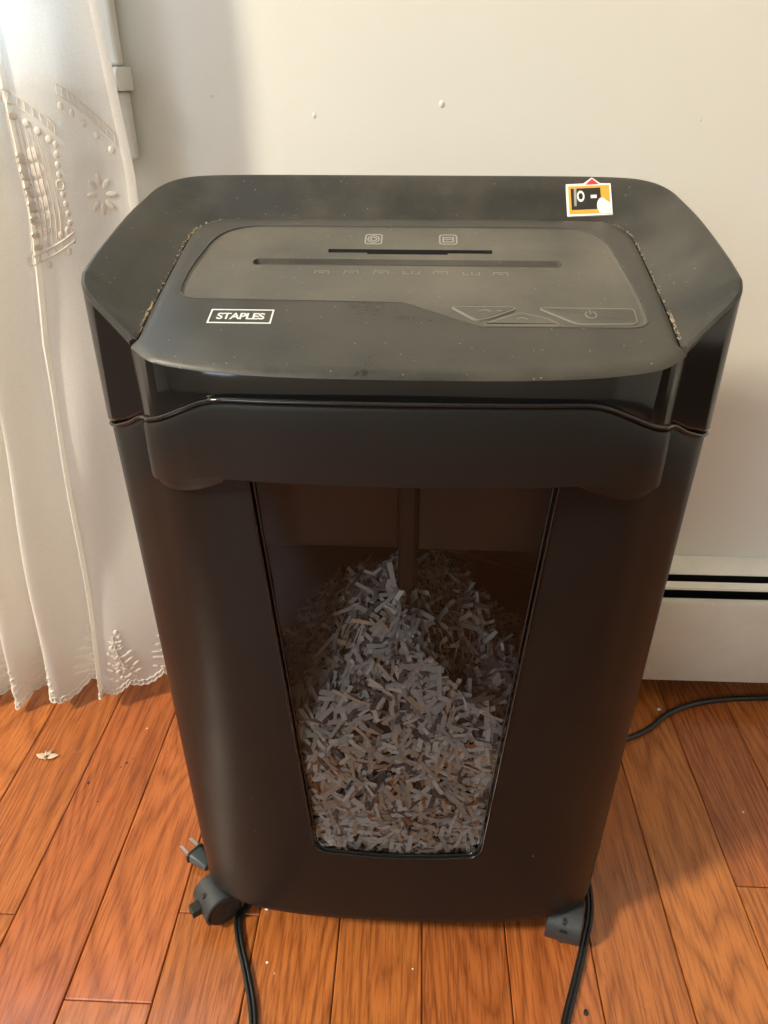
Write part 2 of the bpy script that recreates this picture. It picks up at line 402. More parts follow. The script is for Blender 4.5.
def resample(path, n):
    P = [Vector(p) for p in path]; d = [0]
    for a, b in zip(P, P[1:]): d.append(d[-1] + (b-a).length)
    out = []; j = 0
    for i in range(n):
        s_ = d[-1]*i/(n-1)
        while j < len(P)-2 and d[j+1] < s_: j += 1
        q = P[j].lerp(P[j+1], (s_-d[j])/max(1e-9, d[j+1]-d[j])); out.append((q.x, q.y))
    return out
# match the crease stations to the outline stations by arc length
def arcs(path):
    d = [0]
    for a, b in zip(path, path[1:]): d.append(d[-1] + (Vector(b)-Vector(a)).length)
    return [x/d[-1] for x in d]
def at_arc(path, s_):
    A = arcs(path)
    for i in range(1, len(A)):
        if s_ <= A[i] + 1e-9:
            q = Vector(path[i-1]).lerp(Vector(path[i]), (s_-A[i-1])/max(1e-9, A[i]-A[i-1])); return (q.x, q.y)
    return path[-1]
mid = (nI-1)//2
ah = arcs(o4[:mid+1]); cr = [at_arc(cp, s_) for s_ in ah]; cr = cr + [(-x, y) for x, y in cr[-2::-1]]
def rz(i): return rimz(o2[i][1])
m = MB()
m.loft([[L(*p, sseam(*p)-.010) for p in o0], [L(*p, sseam(*p)-.001) for p in o0], [L(*p, sseam(*p)+.0012) for p in o1], [L(*p, sseam(*p)+.004) for p in o2], [L(*p, rz(i)-.0035) for i, p in enumerate(o2)]], False)
m.build('upper_housing', GLOSS, root, sm=25)
m = MB()
lo = [[L(*p, rz(i)-.0035) for i, p in enumerate(o2)], [L(*p, rz(i)-.0010) for i, p in enumerate(inset(o2, 0) if 0 else o2)], [L(*p, rz(i)) for i, p in enumerate(o3)], [L(*p, rz(i)-.0010) for i, p in enumerate(o4)]]
for k in (.35, .7, 1.0):
    lo.append([L(lerp(a[0],b[0],k), lerp(a[1],b[1],k), lerp(rz(i)-.001, deckz(b[1])-.0025, k) - .0022*math.sin(math.pi*k)*.6) for i, (a, b) in enumerate(zip(o4, cr))])
lo.append([L(*p, deckz(p[1])-.014) for p in cr])
m.loft(lo, False)
for e in (0, -1): m.add([l_[e] for l_ in lo], [tuple(range(len(lo)))])
rimobj = m.build('raised_rim', WING, root, sm=30)
m = MB(); rd = random.Random(5)
for k in range(420):
    i = rd.randrange(4, len(cr)-4); px, py = cr[i]
    if abs(px) < .14 and rd.random() < .75: continue
    q = cr[i+1]; u = rd.random(); px = lerp(px, q[0], u) + rd.gauss(0, .0009)*1.0 + (.0006 if px > 0 else -.0006); py = lerp(py, q[1], u) + rd.gauss(0, .0009)
    s0 = rd.uniform(.00025,.0009); z = deckz(py) - .0020 + s0*.4
    vv = [(px+s0*rd.uniform(.6,1.3)*math.cos(a), py-SY+s0*rd.uniform(.6,1.3)*math.sin(a), z) for a in [2*math.pi*j/5 for j in range(5)]] + [(px, py-SY, z+s0*1.1), (px, py-SY, z-s0)]
    m.add(vv, [(j, (j+1) % 5, 5) for j in range(5)] + [((j+1) % 5, j, 6) for j in range(5)])
du = m.build('dust_line', simple('dust_lumps', (.34,.26,.17), .9, .4), rimobj); du['kind'] = 'stuff'
# deck: planar top, bevelled, with the front fascia below it
front = [full[i % N] for i in range(N-iEL, N+iEL+1)]      # left corner -> front -> right corner
crd = [(x*.994, y-.001) for x, y in cr]
bound = front + crd[1:-1]                                   # closed counter-clockwise loop
nb = len(bound)
def isf(i): return i < len(front)
def shrink(loop, d): return [(x*(1-d/.166), .525+(y-.525)*(1-d/.11)) for x, y in loop]
b1 = shrink(bound, .0035); b2 = shrink(bound, .0075)
m = MB()
lo_ = [L(*p, (sseam(*p)-.006) if isf(i) else deckz(p[1])-.016) for i, p in enumerate(bound)]
up0 = [L(*p, deckz(p[1])-.0026) for i, p in enumerate(bound)]
up1 = [L(lerp(a[0],b[0],.3), lerp(a[1],b[1],.3), deckz(a[1])-.0006) for a, b in zip(bound, b1)]
up2 = [L(*p, deckz(p[1])+.0006) for p in b1]
up3 = [L(*p, deckz(p[1])+.0010) for p in b2]
m.loft([lo_, up0], True, True, False, mi=1); m.loft([up0, up1, up2, up3], True, False, True)
deck = m.build('top_deck', [DECK, GLOSS], root)
bm = bmesh.new(); bm.from_mesh(deck.data); bmesh.ops.remove_doubles(bm, verts=bm.verts, dist=1e-6); bmesh.ops.recalc_face_normals(bm, faces=bm.faces)
for f in bm.faces: f.smooth = True
for e in bm.edges: e.smooth = len(e.link_faces) == 2 and e.calc_face_angle(0) < math.radians(32)
bm.to_mesh(deck.data); bm.free()
me = deck.data
D = lambda x, Y, h: (x, Y-SY, deckz(Y) + .0010 + h)
# control panel plate, let into the deck
pan = rpoly([(-.1525,.4905),(-.002,.4880),(.046,.4595),(.1515,.4605),(.1525,.50),(.1430,.602),(-.1430,.602),(-.1535,.53)], [.016,.004,.004,.014,.02,.034,.034,.02], 7)
c = MB(); c.prism(pan, D, -.011, .01); cutter = c.build('cutter', DARK); cutter.parent = root
bpy.context.view_layer.update(); cut(deck, cutter)
panel_in = inset(pan, .0011) ; pin2 = inset(pan, .0032)
if abs(panel_in[0][0]) > abs(pan[0][0]): panel_in = inset(pan, -.0011); pin2 = inset(pan, -.0032)
g1 = inset(pan, .0006)
m = MB()
m.loft([[D(x,y,-.0108) for x, y in panel_in], [D(x,y,-.0008) for x, y in panel_in], [D(x,y,-.0016) for x, y in pin2]], True, True, True)
panel = m.build('control_panel', [PANEL, DARK], root, sm=20)
c = MB(); c.prism(rpoly([(-.1105,.5415),(.1075,.5415),(.1075,.5510),(-.1105,.5510)], .0046, 5), D, -.0048, .01); c1 = c.build('cutter', PANEL, root)
c = MB(); c.prism([(-.0585,.5610),(-.030,.5610),(-.030,.5590),(.028,.5590),(.028,.5610),(.0600,.5610),(.0600,.5665),(-.0585,.5665)], D, -.0100, .01, 0); c2 = c.build('cutter', DARK, root)
bpy.context.view_layer.update(); cut(panel, c1, c2)
m = MB(); m.prism([(-.0582,.5592),(.0597,.5592),(.0597,.5662),(-.0582,.5662)], D, -.0098, -.0065); m.build('card_slot', DARK, root)
m = MB(); m.prism(rrect(-.1095,.5425,.1065,.5500,.0036), D, -.0060, -.0046); m.build('paper_slot', simple('slot_floor', (.05,.047,.04), .6), root)
m = MB(); m.stroke(g1, .0007, D, -.0014, .00035, True); m.build('panel_border', BORD, panel)
PH = -.0016
# printed marks on the panel
def P(x, y, h): return D(x, y, PH+h)
def icon(name, strokes, mat=INKG, wd=.0009, h=.00022):
    m = MB()
    for pts, cl in strokes: m.stroke(pts, wd, P, -.0002, h, cl)
    return m.build(name, mat, panel)
def circ(x, y, rx, ry, n=16): return [(x+rx*math.cos(2*math.pi*k/n), y+ry*math.sin(2*math.pi*k/n)) for k in range(n)]
icon('disc_symbol', [(rrect(-.0325,.5750,-.0205,.5905,.0025,3), True), (circ(-.0265,.5828,.0042,.0055), True), (circ(-.0265,.5828,.0022,.003,10), True)], wd=.0011)
icon('card_symbol', [(rrect(.0225,.5755,.0350,.5905,.0025,3), True), ([(.0250,.5790),(.0325,.5790),(.0325,.5865),(.0250,.5865)], True), ([(.0250,.5835),(.0325,.5835)], False)], wd=.0011)
for k in range(7):
    x = -.0600 + k*.0206; y = .5315 - .0012*abs(k-3)*.3
    st = [([(x-.0050,y-.0016),(x-.0045,y+.0024),(x+.0045,y+.0024),(x+.0050,y-.0016)], False), ([(x-.002,y),(x+.002,y)], False)]
    if k == 1: st.append(([(x+.0085,y),(x+.0097,y)], False))
    if k in (3, 5): st = [([(x-.005,y+.0024),(x-.005,y-.0016),(x-.001,y-.0016)], False), ([(x+.001,y+.0026),(x+.001,y-.0022)], False), ([(x+.003,y-.0016),(x+.006,y-.0016),(x+.006,y+.0024)], False)]
    icon('status_symbol', st, INKD, .0007)
def button(name, poly, rs, hh=.0016):
    pl = rpoly(poly, rs, 5)
    m = MB(); q = inset(pl, .0010)
    m.loft([[P(x,y,-.0008) for x, y in pl], [P(x,y,hh*.6) for x, y in pl], [P(x,y,hh) for x, y in q]], True, True, True)
    o = m.build(name, PANEL, panel, sm=25)
    m = MB(); m.stroke(pl, .0007, P, 0, hh*.75, True); m.build('button_edge', EDGE, o)
    return o
button('reverse_button', [(.0285,.4850),(.0440,.4690),(.0530,.4720),(.0700,.4830),(.0680,.4855)], .003)
button('forward_button', [(.0480,.4640),(.0960,.4640),(.0890,.4715),(.0720,.4785)], .003)
button('power_button', [(.0840,.4855),(.1070,.4665),(.1440,.4675),(.1450,.4855)], .004, .0011)
icon('power_symbol', [([(.1165+.0034*math.cos(q), .4765+.0042*math.sin(q)) for q in [math.radians(120+300*k/12) for k in range(13)]], False), ([(.1165,.4775),(.1165,.4825)], False)], INKD, .0008, .0015)
icon('reverse_symbol', [([(.046,.4785),(.050,.4805),(.054,.4785)], False), ([(.0575,.4795),(.0605,.4795)], False)], INKD, .0007, .0018)
icon('forward_symbol', [([(.0690,.4695),(.0725,.4715),(.0765,.4695)], False)], INKD, .0007, .0018)
# maker's plate: framed word mark
tc = bpy.data.curves.new('word', 'FONT'); tc.body = 'STAPLES'; tc.size = 1; tc.extrude = 0; tc.offset = .024; tc.space_character = .92
to = bpy.data.objects.new('word', tc); COL.objects.link(to); bpy.context.view_layer.update()
tm = bpy.data.meshes.new_from_object(to.evaluated_get(bpy.context.evaluated_depsgraph_get()))
bpy.data.objects.remove(to)
xs = [v.co.x for v in tm.vertices]; ys = [v.co.y for v in tm.vertices]; ax, bx_, ay, by = min(xs), max(xs), min(ys), max(ys)
LX0, LX1, LY0, LY1 = -.1200, -.0895, .4652, .4728
for v in tm.vertices:
    v.co = D(lerp(LX0, LX1, (v.co.x-ax)/(bx_-ax)), lerp(LY0, LY1, (v.co.y-ay)/(by-ay)), .0002)
tm.materials.clear(); tm.materials.append(INK)
logo = MB(); logo.stroke([(-.1245,.4612),(-.0850,.4612),(-.0850,.4768),(-.1245,.4768)], .0010, D, -.0002, .0002, True)
lg = logo.build('brand_mark', INK, deck); lg['label'] = 'white outlined rectangle printed with STAPLES'
wo = bpy.data.objects.new('lettering', tm); COL.objects.link(wo); wo.parent = lg
# warning sticker on the rear slope of the rim
from mathutils.bvhtree import BVHTree
RB0 = BVHTree.FromPolygons([v.co for v in rimobj.data.vertices], [tuple(p.vertices) for p in rimobj.data.polygons])
def rzhit(x, y):
    return RB0.ray_cast(Vector((x, y, .8)), Vector((0, 0, -1)))[0].z
za, zb_, zc = rzhit(.142, .623-SY), rzhit(.142, .645-SY), rzhit(.152, .634-SY) - rzhit(.130, .634-SY)
def R_(x, s_, h):
    y = lerp(.6182, .6505, s_); z = lerp(za, zb_, (y-.623)/.022) + (x-.142)*zc/.022
    return (x, y-SY-h*.62, z+h*.78)
def sub(poly, k=4):
    out = []
    for i in range(len(poly)):
        a = Vector(poly[i]); b = Vector(poly[(i+1) % len(poly)])
        out += [tuple(a.lerp(b, j/k)) for j in range(k)]
    return out
SH = .0012
st = MB(); x0, x1 = .1215, .1560
st.prism(rpoly([(x0,.13),(x1,.13),(x1,.82),(.1480,.83),(.1418,.97),(.1350,.84),(x0,.84)], [.0015,.0015,.0015,.0008,.001,.0008,.0015], 4), R_, -.0030, SH)
st = st.build('warning_sticker', STW, rimobj); st['label'] = 'orange and white power switch sticker with red triangle'
def spart(name, poly, mat, h=.00015, base=SH):
    m = MB(); m.prism(poly, R_, base-.0001, base+h); return m.build(name, mat, st)
spart('orange_field', rrect(x0+.0016,.17,x1-.0014,.785,.001,3), ORANGE)
spart('red_triangle', [(.1366,.81),(.1469,.81),(.1418,.94)], RED)
spart('switch_picture', [(x0+.0034,.26),(x0+.0262,.26),(x0+.0262,.73),(x0+.0034,.73)], BLK, .0003)
spart('switch_highlight', [(x0+.0055,.34),(x0+.0073,.34),(x0+.0078,.73),(x0+.0058,.73)], GRYP, .0004)
m = MB(); m.stroke([(x0+.0108+.0023*math.cos(q), .55+.10*math.sin(q)) for q in [2*math.pi*k/16 for k in range(16)]], .0010, lambda x, y, h: R_(x, y, h), SH, SH+.0005, True)
m = MB()
ri, ro = [[(x0+.0108+rx*math.cos(2*math.pi*k/18), .55+rx*43*math.sin(2*math.pi*k/18)) for k in range(18)] for rx in (.0017,.0029)]
m.loft([[R_(*p, SH+.0005) for p in ri], [R_(*p, SH+.0005) for p in ro]], True); m.build('off_mark', STW, st)
spart('on_mark', [(x0+.0185,.50),(x0+.0230,.50),(x0+.0230,.57),(x0+.0185,.57)], STW, .0005)
spart('fingertip', [(x0+.0268+.0040*math.cos(2*math.pi*k/16), .33+.17*math.sin(2*math.pi*k/16)) for k in range(16)], simple('sticker_glove', (.80,.80,.76), .5), .0007)
spart('finger', rpoly([(x0+.0240,.16),(x1-.0004,.14),(x1-.0004,.36),(x0+.0300,.44)], .0025, 4), STW, .0006)

# bin ------------------------------------------------------------------------------------------
bhalf = [(0,.4135),(.06,.4145),(.11,.4175),(.145,.4240),(.168,.4380),(.185,.4500),(.1975,.4612),(.2030,.474),(.2045,.50),(.2040,.60),(.200,.628),(.186,.6455),(.15,.652),(.08,.6535),(0,.6535)]
bh = [(p.x,p.y) for p in catmull([Vector((x,y,0)) for x, y in bhalf], 5)]; bh[0] = (0, bh[0][1]); bh[-1] = (0, bh[-1][1])
bfull = bh + [(-x, y) for x, y in bh[-2:0:-1]]
blow = [(0,.4135),(.06,.4145),(.11,.4175),(.147,.4230),(.173,.4310),(.191,.4430),(.2005,.4585),(.2040,.476)] + bhalf[8:]   # squarer corner at the foot
bl_ = [(p.x,p.y) for p in catmull([Vector((x,y,0)) for x, y in blow], 5)]; bl_[0] = (0, bl_[0][1]); bl_[-1] = (0, bl_[-1][1])
blow_full = bl_ + [(-x, y) for x, y in bl_[-2:0:-1]]
def bscale(z): return (.1915 + .0120*min(1, z/.53)) / .204
def bin_pt(p, z, d=0):
    s_ = bscale(z); return (p[0]*s_, p[1]-SY + .004*(1-z/.53)*(1 if p[1] < .5 else -1), z)
outer = []
for z, ins in ((.0475,.010),(.0430,.006),(.0440,.0025),(.0475,.0005),(.054,0)):
    outer.append([bin_pt(p, z) for p in inset(blow_full, ins)])
for k in range(1, 9): outer.append([bin_pt((lerp(q[0], p[0], smooth(0, 1, k/8)), lerp(q[1], p[1], smooth(0, 1, k/8))), lerp(.054, sseam(*p)-.004, k/8)) for p, q in zip(bfull, blow_full)])
outer.append([bin_pt(p, sseam(*p)-.0015) for p in inset(bfull, .001)])
top_in = [[bin_pt(p, sseam(*p)-.0015) for p in inset(bfull, .0045)], [bin_pt(p, .30) for p in inset(bfull, .0045)], [bin_pt(p, .056) for p in inset(bfull, .0045)]]
m = MB(); m.loft(outer + top_in, True, True, True)
binb = m.build('bin', [SATIN, INNER], root, sm=28)
# window opening: narrow towards the foot
def wl(z): return interp(z, [.135,.50,.56], [.0715,.0965,.1005])
WB, WT = .1440, .535
wpoly = rpoly([(-wl(WT),WT),(-wl(WB),WB+.002),(0,WB-.0025),(wl(WB),WB+.002),(wl(WT),WT)], [0,.012,.05,.012,0], 7)
c = MB(); c.prism(wpoly, lambda x, z, h: (x, h, z), .39-SY, .47-SY); c1 = c.build('cutter', INNER, root)
bpy.context.view_layer.update(); cut(binb, c1)
def byf(x, z):                                             # front face of the bin at x, height z
    s_ = bscale(z); xx = abs(x)/s_
    return interp(xx, [p[0] for p in bhalf[:8]], [p[1] for p in bhalf[:8]]) - SY + .004*(1-z/.53)
def smooth_front(x, z):
    s_ = bscale(z); xx = abs(x)/s_
    return lerp(.4135, .4170, (xx/.105)**2) - SY + .004*(1-z/.53)
m = MB(); rows = []
for j in range(13):
    z = lerp(WB+.0015, WT, j/12); ww = wl(z) - (.010*(1-j/1.0)**2 if j < 1 else 0) - .0004
    rows.append([(lerp(-ww, ww, i/16), smooth_front(lerp(-ww, ww, i/16), z)+.0022, z) for i in range(17)])
m.loft(rows, False); pane = m.build('window_pane', PANE, root, sm=60); pane['label'] = 'smoky clear plastic window in the bin front'
m = MB(); wp2 = wpoly
m.tube([(x*1.004, smooth_front(x, z)+.0002, z) for x, z in wp2], .0013, 6, False, flat=.8)
m.build('window_gasket', GLOSS, root, sm=60)
m = MB(); m.tube([(x*.972, smooth_front(x, z)+.0012, lerp(.35, z, .985)) for x, z in wp2], .0008, 6, False)
m.build('window_gasket', GLOSS, root, sm=60)
# lower side of the cutter block seen through the window
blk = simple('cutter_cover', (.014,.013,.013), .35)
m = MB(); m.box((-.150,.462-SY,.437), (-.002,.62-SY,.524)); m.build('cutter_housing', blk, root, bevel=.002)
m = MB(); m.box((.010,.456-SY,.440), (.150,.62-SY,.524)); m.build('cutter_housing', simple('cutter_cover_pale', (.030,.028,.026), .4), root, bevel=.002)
m = MB(); m.box((-.003,.452-SY,.405), (.011,.61-SY,.524)); m.build('paper_guide', INNER, root, bevel=.003)
m = MB(); m.tube([(.020,.470-SY,.437),(.06,.476-SY,.425),(.11,.49-SY,.40),(.15,.50-SY,.388)], .005, 8); m.build('sensor_arm', GLOSS, root, sm=60)

# pull handle ---------------------------------------------------------------------------------
def hplan(x):
    a = abs(x)
    return interp(a, [0,.04,.08,.11,.13,.145,.155,.162,.1655,.1668], [.3970,.3980,.4010,.4055,.4105,.4165,.4225,.4285,.4335,.4385])
def hdrop(x):
    a = abs(x); return .022*smooth(.105, .172, a) + .004*(a/.16)**2
xs_ = [-.1668,-.1655,-.162,-.158,-.153,-.147,-.14,-.13,-.12,-.11,-.10,-.085,-.07,-.05,-.025]; xs_ = xs_ + [0] + [-x for x in xs_[::-1]]
hc = catmull([Vector((x, hplan(x), .5740-hdrop(x))) for x in xs_], 2)
loops = []
for i, p in enumerate(hc):
    a = hc[max(0, i-1)]; b = hc[min(len(hc)-1, i+1)]; t = Vector((b.x-a.x, b.y-a.y)).normalized(); nb_ = Vector((-t.y, t.x))     # inward
    zt = p.z; zb = .5225 - .55*hdrop(p.x); ch = .0012 + .0070*math.sin(math.pi*min(1, max(0, (abs(p.x)-.108)/.062)))**.7
    prof = [(.012,zt-.001),(.0030,zt-.0004),(.0008,zt-.0014),(0,zt-.004),(-.0002,zt-.026),(0,zb+.002),(.0004,zb),(.0030,zb-.0010),(.0042,zb-ch),(.012,zb-ch),(.012,zb+.004),(.010,zt-.010),(.012,zt-.006)]
    loops.append([(p.x+nb_.x*d, p.y+nb_.y*d-SY, z) for d, z in prof])
m = MB(); m.loft(loops, True, True, True)
m.build('pull_handle', HANDLE, root, sm=30)
# shelf behind the handle edge and polished lip round the bin
m = MB()
fr = [(-.160,.446),(-.13,.432),(-.06,.424),(0,.423),(.06,.424),(.13,.432),(.160,.446)]
xs2 = [lerp(-.163, .163, i/32) for i in range(33)]
m.loft([[(x, hplan(x)+.004-SY, .5735-hdrop(x)-.0015) for x in xs2], [(x, hplan(x)+.030-SY, .5735-hdrop(x)-.0015) for x in xs2], [(x, hplan(x)+.030-SY, .5735-hdrop(x)-.006) for x in xs2], [(x, hplan(x)+.004-SY, .5735-hdrop(x)-.006) for x in xs2], [(x, hplan(x)+.004-SY, .5735-hdrop(x)-.0015) for x in xs2]], False)
m.build('handle_shelf', SATIN, root, sm=40)
lip = [Vector((x, hplan(x)+.0028-SY, .5748-hdrop(x))) for x in xs_[1:-1]]
side = [(.1715,.4415,.5462),(.1785,.4462,.5412),(.1870,.4522,.5366),(.1955,.4592,.5326),(.2026,.4715,.5306),(.2036,.50,.5302),(.2036,.60,.5302)]
lip = [Vector((-x,y-SY,z)) for x,y,z in side[::-1]] + lip + [Vector((x,y-SY,z)) for x,y,z in side]
m = MB(); m.tube(catmull(lip, 3), .0015, 8); m.build('bin_lip', GLOSS, root, sm=60)

# castors ---------------------------------------------------------------------------------------
def castor(x, y, rz_, tab=True):
    t = bpy.data.objects.new('castor', None)
    m = MB(); r = .0235; n = 20; arc = [math.radians(-25 + 230*k/n) for k in range(n+1)]
    # hood: open drum shell round the wheels, axis along local x
    for xa, xb, rr0, rr1 in ((-.019,.019,r,r-.0022),):
        pass
    loops = []
    for q in arc:
        c_, s_ = math.cos(q), math.sin(q)
        loops.append([(-.019, c_*(r-.0012), r+.0015+s_*(r-.0012)), (-.0178, c_*r, r+.0015+s_*r), (.0178, c_*r, r+.0015+s_*r), (.019, c_*(r-.0012), r+.0015+s_*(r-.0012)), (.019, c_*(r-.0030), r+.0015+s_*(r-.0030)), (-.019, c_*(r-.0030), r+.0015+s_*(r-.0030))])
    m.loft(loops, True, True, True)
    hood = m.build('castor', CASTOR, root, sm=35, loc=(x-SX, y-SY, 0)); hood.rotation_euler = (0,0,rz_); hood.scale = (.88,.88,.88)
    for s_ in (-1, 1):
        m = MB(); rr = .0200; pr = [(.002,rr-.001),(.003,rr),(.0150,rr),(.0165,rr-.0015),(.0172,rr-.004),(.0165,rr-.006),(.0168,.004),(.0155,0.0005)]
        m.loft([[(s_*a, b*math.cos(2*math.pi*k/24), rr+b*math.sin(2*math.pi*k/24)) for k in range(24)] for a, b in pr], True, True, True)
        m.build('wheel', RUBBER, hood, sm=40)
    m = MB(); m.box((-.0022,-.018,.006), (.0022,.018,.045)); m.build('centre_web', CASTOR, hood, bevel=.001)
    m = MB(); m.tube([(0,0,.040),(0,0,.0470)], .006, 12); m.build('stem', RUBBER, hood, sm=40)
    m = MB()
    if tab:
        m.box((-.0065,-.0335,.024), (.0065,-.0205,.0345)); m.build('brake_tab', RUBBER, hood, bevel=.0015)
    else:
        m = MB(); m.box((-.004,-.0238,.0345), (.004,-.021,.0357)); m.build('brake_tab', DARK, hood)
    return hood
castor(-.186, .449, math.radians(-52), True)
castor(.158, .443, math.radians(-16), False)
castor(-.176, .612, math.radians(200), False)
castor(.160, .612, math.radians(160), False)
# moulded socket plates between bin floor and castors
for x, y in ((-.168,.468),(.152,.462),(-.172,.612),(.156,.612)):
    m = MB(); m.tube([(x-SX, y-SY, .0425),(x-SX, y-SY, .0500)], .014, 16); m.build('castor_socket', RUBBER, root, sm=40)

# ------------------------------------------------------------------ shredded paper in the bin
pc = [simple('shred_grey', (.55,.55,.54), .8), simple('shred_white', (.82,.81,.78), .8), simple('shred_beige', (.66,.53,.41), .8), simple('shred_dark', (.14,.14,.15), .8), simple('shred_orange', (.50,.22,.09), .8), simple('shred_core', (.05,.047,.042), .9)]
pm = MB(); rs = random.Random(3)
def heap(x, Y):
    k = .92 if x < 0 else .80
    r = math.hypot(x*k/.86, (Y-.500)*.62)
    return max(.11, .382 - 1.12*max(0, r-.012) + .012*math.sin(x*57+Y*31) + .008*math.sin(x*113-Y*71))
def wbin(z): return .193*bscale(z)/.93*.93
nx, ny = 40, 24; grid = []
for j in range(ny):
    Y = lerp(.4315, .632, j/(ny-1)); hwd = interp(Y, [.43,.44,.47,.60,.635], [.135,.150,.165,.165,.14])
    grid.append([(SX+lerp(-hwd,hwd,i/(nx-1)), Y, heap(lerp(-hwd,hwd,i/(nx-1)), Y)-.006) for i in range(nx)])
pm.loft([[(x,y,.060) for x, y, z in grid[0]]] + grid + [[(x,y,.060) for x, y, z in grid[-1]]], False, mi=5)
def strip(c, nrm, mi, ln, wd):
    t = Vector((rs.gauss(0,1), rs.gauss(0,1), rs.gauss(0,1))); t -= nrm*t.dot(nrm)*.72; t.normalize()
    b = t.cross(nrm + Vector((rs.gauss(0,.35), rs.gauss(0,.35), rs.gauss(0,.35)))); b.normalize(); up = b.cross(t)
    if up.dot(nrm) < 0: up = -up
    bend = rs.uniform(-.32, .32)*ln; pts = []
    for k in range(4):
        s_ = k/3 - .5; p = c + t*ln*s_ + up*(bend*(s_*s_*4-.5)*.5)
        p.y = max(p.y, .4222)
        pts += [p - b*wd*.5, p + b*wd*.5]
    for p in pts: p.y = max(p.y, .4218)
    pm.add(pts, [(0,1,3,2),(2,3,5,4),(4,5,7,6)], mi)
def pick(x, z):
    q = rs.random(); lay = z + .010*math.sin(x*40) + .008*math.sin(x*90+1)
    if lay > .278: return 0 if q < .62 else (1 if q < .80 else (3 if q < .95 else 2))
    if lay > .172 + .02*abs(x)/.07: return 2 if q < .44 else (1 if q < .72 else (0 if q < .86 else (3 if q < .95 else 4)))
    return 1 if q < .68 else (0 if q < .9 else 2)
for i in range(2000):                                    # pressed against the window
    z = rs.uniform(.13, .40); x = rs.uniform(-.112, .112)
    if z > heap(x, .430)+.006: continue
    strip(Vector((SX+x, .4245+rs.random()*.006, z)), Vector((0,-1,.25)).normalized(), pick(x, z), rs.uniform(.014,.036), rs.uniform(.0026,.0044))
for i in range(2600):                                    # the slope of the heap
    Y = rs.uniform(.432,.60); x = rs.uniform(-1,1)*interp(Y, [.43,.45,.48], [.115,.132,.145]); z = heap(x, Y)
    g = Vector((-(heap(x+.004,Y)-heap(x-.004,Y))/.008, -(heap(x,Y+.004)-heap(x,Y-.004))/.008, 1)).normalized()
    strip(Vector((SX+x, Y, z+rs.uniform(-.004,.007))), g, pick(x, max(z,.285)), rs.uniform(.014,.034), rs.uniform(.0026,.0044))
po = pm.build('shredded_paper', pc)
tag(po, 'heap of grey, white and beige paper shreds inside the shredder bin', 'paper', kind='stuff')

# ------------------------------------------------------------------ curtain
def xr(z): return interp(z, [0,.5,.63,.8,2.1], [-.300,-.285,-.266,-.272,-.30])
def xsc(z): return interp(z, [0,.5,.8,2.1], [1,.85,.78,.70])
CRESTS = [-.06,.106,.168,.222,.285,.345,.42,.50,.57,.65,.74,.84]
def fold(t):
    for a, b in zip(CRESTS, CRESTS[1:]):
        if a <= t <= b:
            u = (t-a)/(b-a)
            if u < .30: return -math.cos(math.pi*u/.30)
            return math.cos(math.pi*(u-.30)/.70)
    return 0
def S(t, z, h=0.0):
    am = interp(z, [0,.3,.8,2.1], [.024,.022,.016,.012]) * (1 if t > .106 else .62)
    x = xr(z) - t*xsc(z) + .004*math.sin(t*60+z*5)
    y = .745 - .03*min(t, .4)/.4 + am*fold(t) + .003*math.sin(z*21 + t*35)
    return Vector((x, y-h, z))
def hemz(t):
    ph = (t % .034)/.034; lob = abs(math.sin(math.pi*ph))
    return .048 - .030*min(1, t/.25) - .010*lob - .0025*abs(math.sin(math.pi*ph*5))
cur = tag(empty('sheer_curtain', (-.5, .74, .02)), 'sheer white curtain with raised embroidery and scalloped hem over the window', 'curtain')
def cpart(m, name, mat, sm=60):
    off = Vector((-.5,.74,.02)); m.v = [tuple(Vector(p)-off) for p in m.v]; return m.build(name, mat, cur, sm=sm)
T = [i*.0017 for i in range(0, 250)] + [.4250+i*.008 for i in range(1, 52)]
Z = [0, .012, .03, .06] + [.06+.035*k for k in range(1, 58)]
m = MB(); rows = []
for j, zz in enumerate(Z):
    rows.append([S(t, lerp(hemz(t), 2.06, zz/2.055)) for t in T])
m.loft(rows, False); cpart(m, 'cloth', SHEER)
m = MB(); m.loft([[S(-.0, z, .0008), S(.004, z, .0015), S(.008, z, .0010)] for z in [hemz(0)+.01+k*.05 for k in range(41)]], False); cpart(m, 'side_hem', SHEER)
def blob(m, t, z, rt, rz_, h=.0016, n=9, rot=0):
    ca, sa = math.cos(rot), math.sin(rot); lp = []
    for s_, d in ((1.0,.0002),(.85,.7),(.5,1.0)):
        lp.append([S(t + (rt*s_*math.cos(q)*ca - rz_*s_*math.sin(q)*sa), z + (rt*s_*math.cos(q)*sa + rz_*s_*math.sin(q)*ca), .0006+h*d*.6) for q in [2*math.pi*k/n for k in range(n)]])
    m.loft(lp, True, False, True)
def cord_(m, pts, r=.0009, n=5): m.tube([S(t, z, .0012) for t, z in pts], r, n)
def quad(p0, p1, p2, n=14): return [(p0[0]*(1-u)**2+2*p1[0]*u*(1-u)+p2[0]*u*u, p0[1]*(1-u)**2+2*p1[1]*u*(1-u)+p2[1]*u*u) for u in [k/n for k in range(n+1)]]
def ladder(m, a, b, rungs):
    cord_(m, a, .0008); cord_(m, b, .0008)
    for k in range(rungs+1):
        i = round(k*(len(a)-1)/rungs); cord_(m, [a[i], b[i]], .0006)
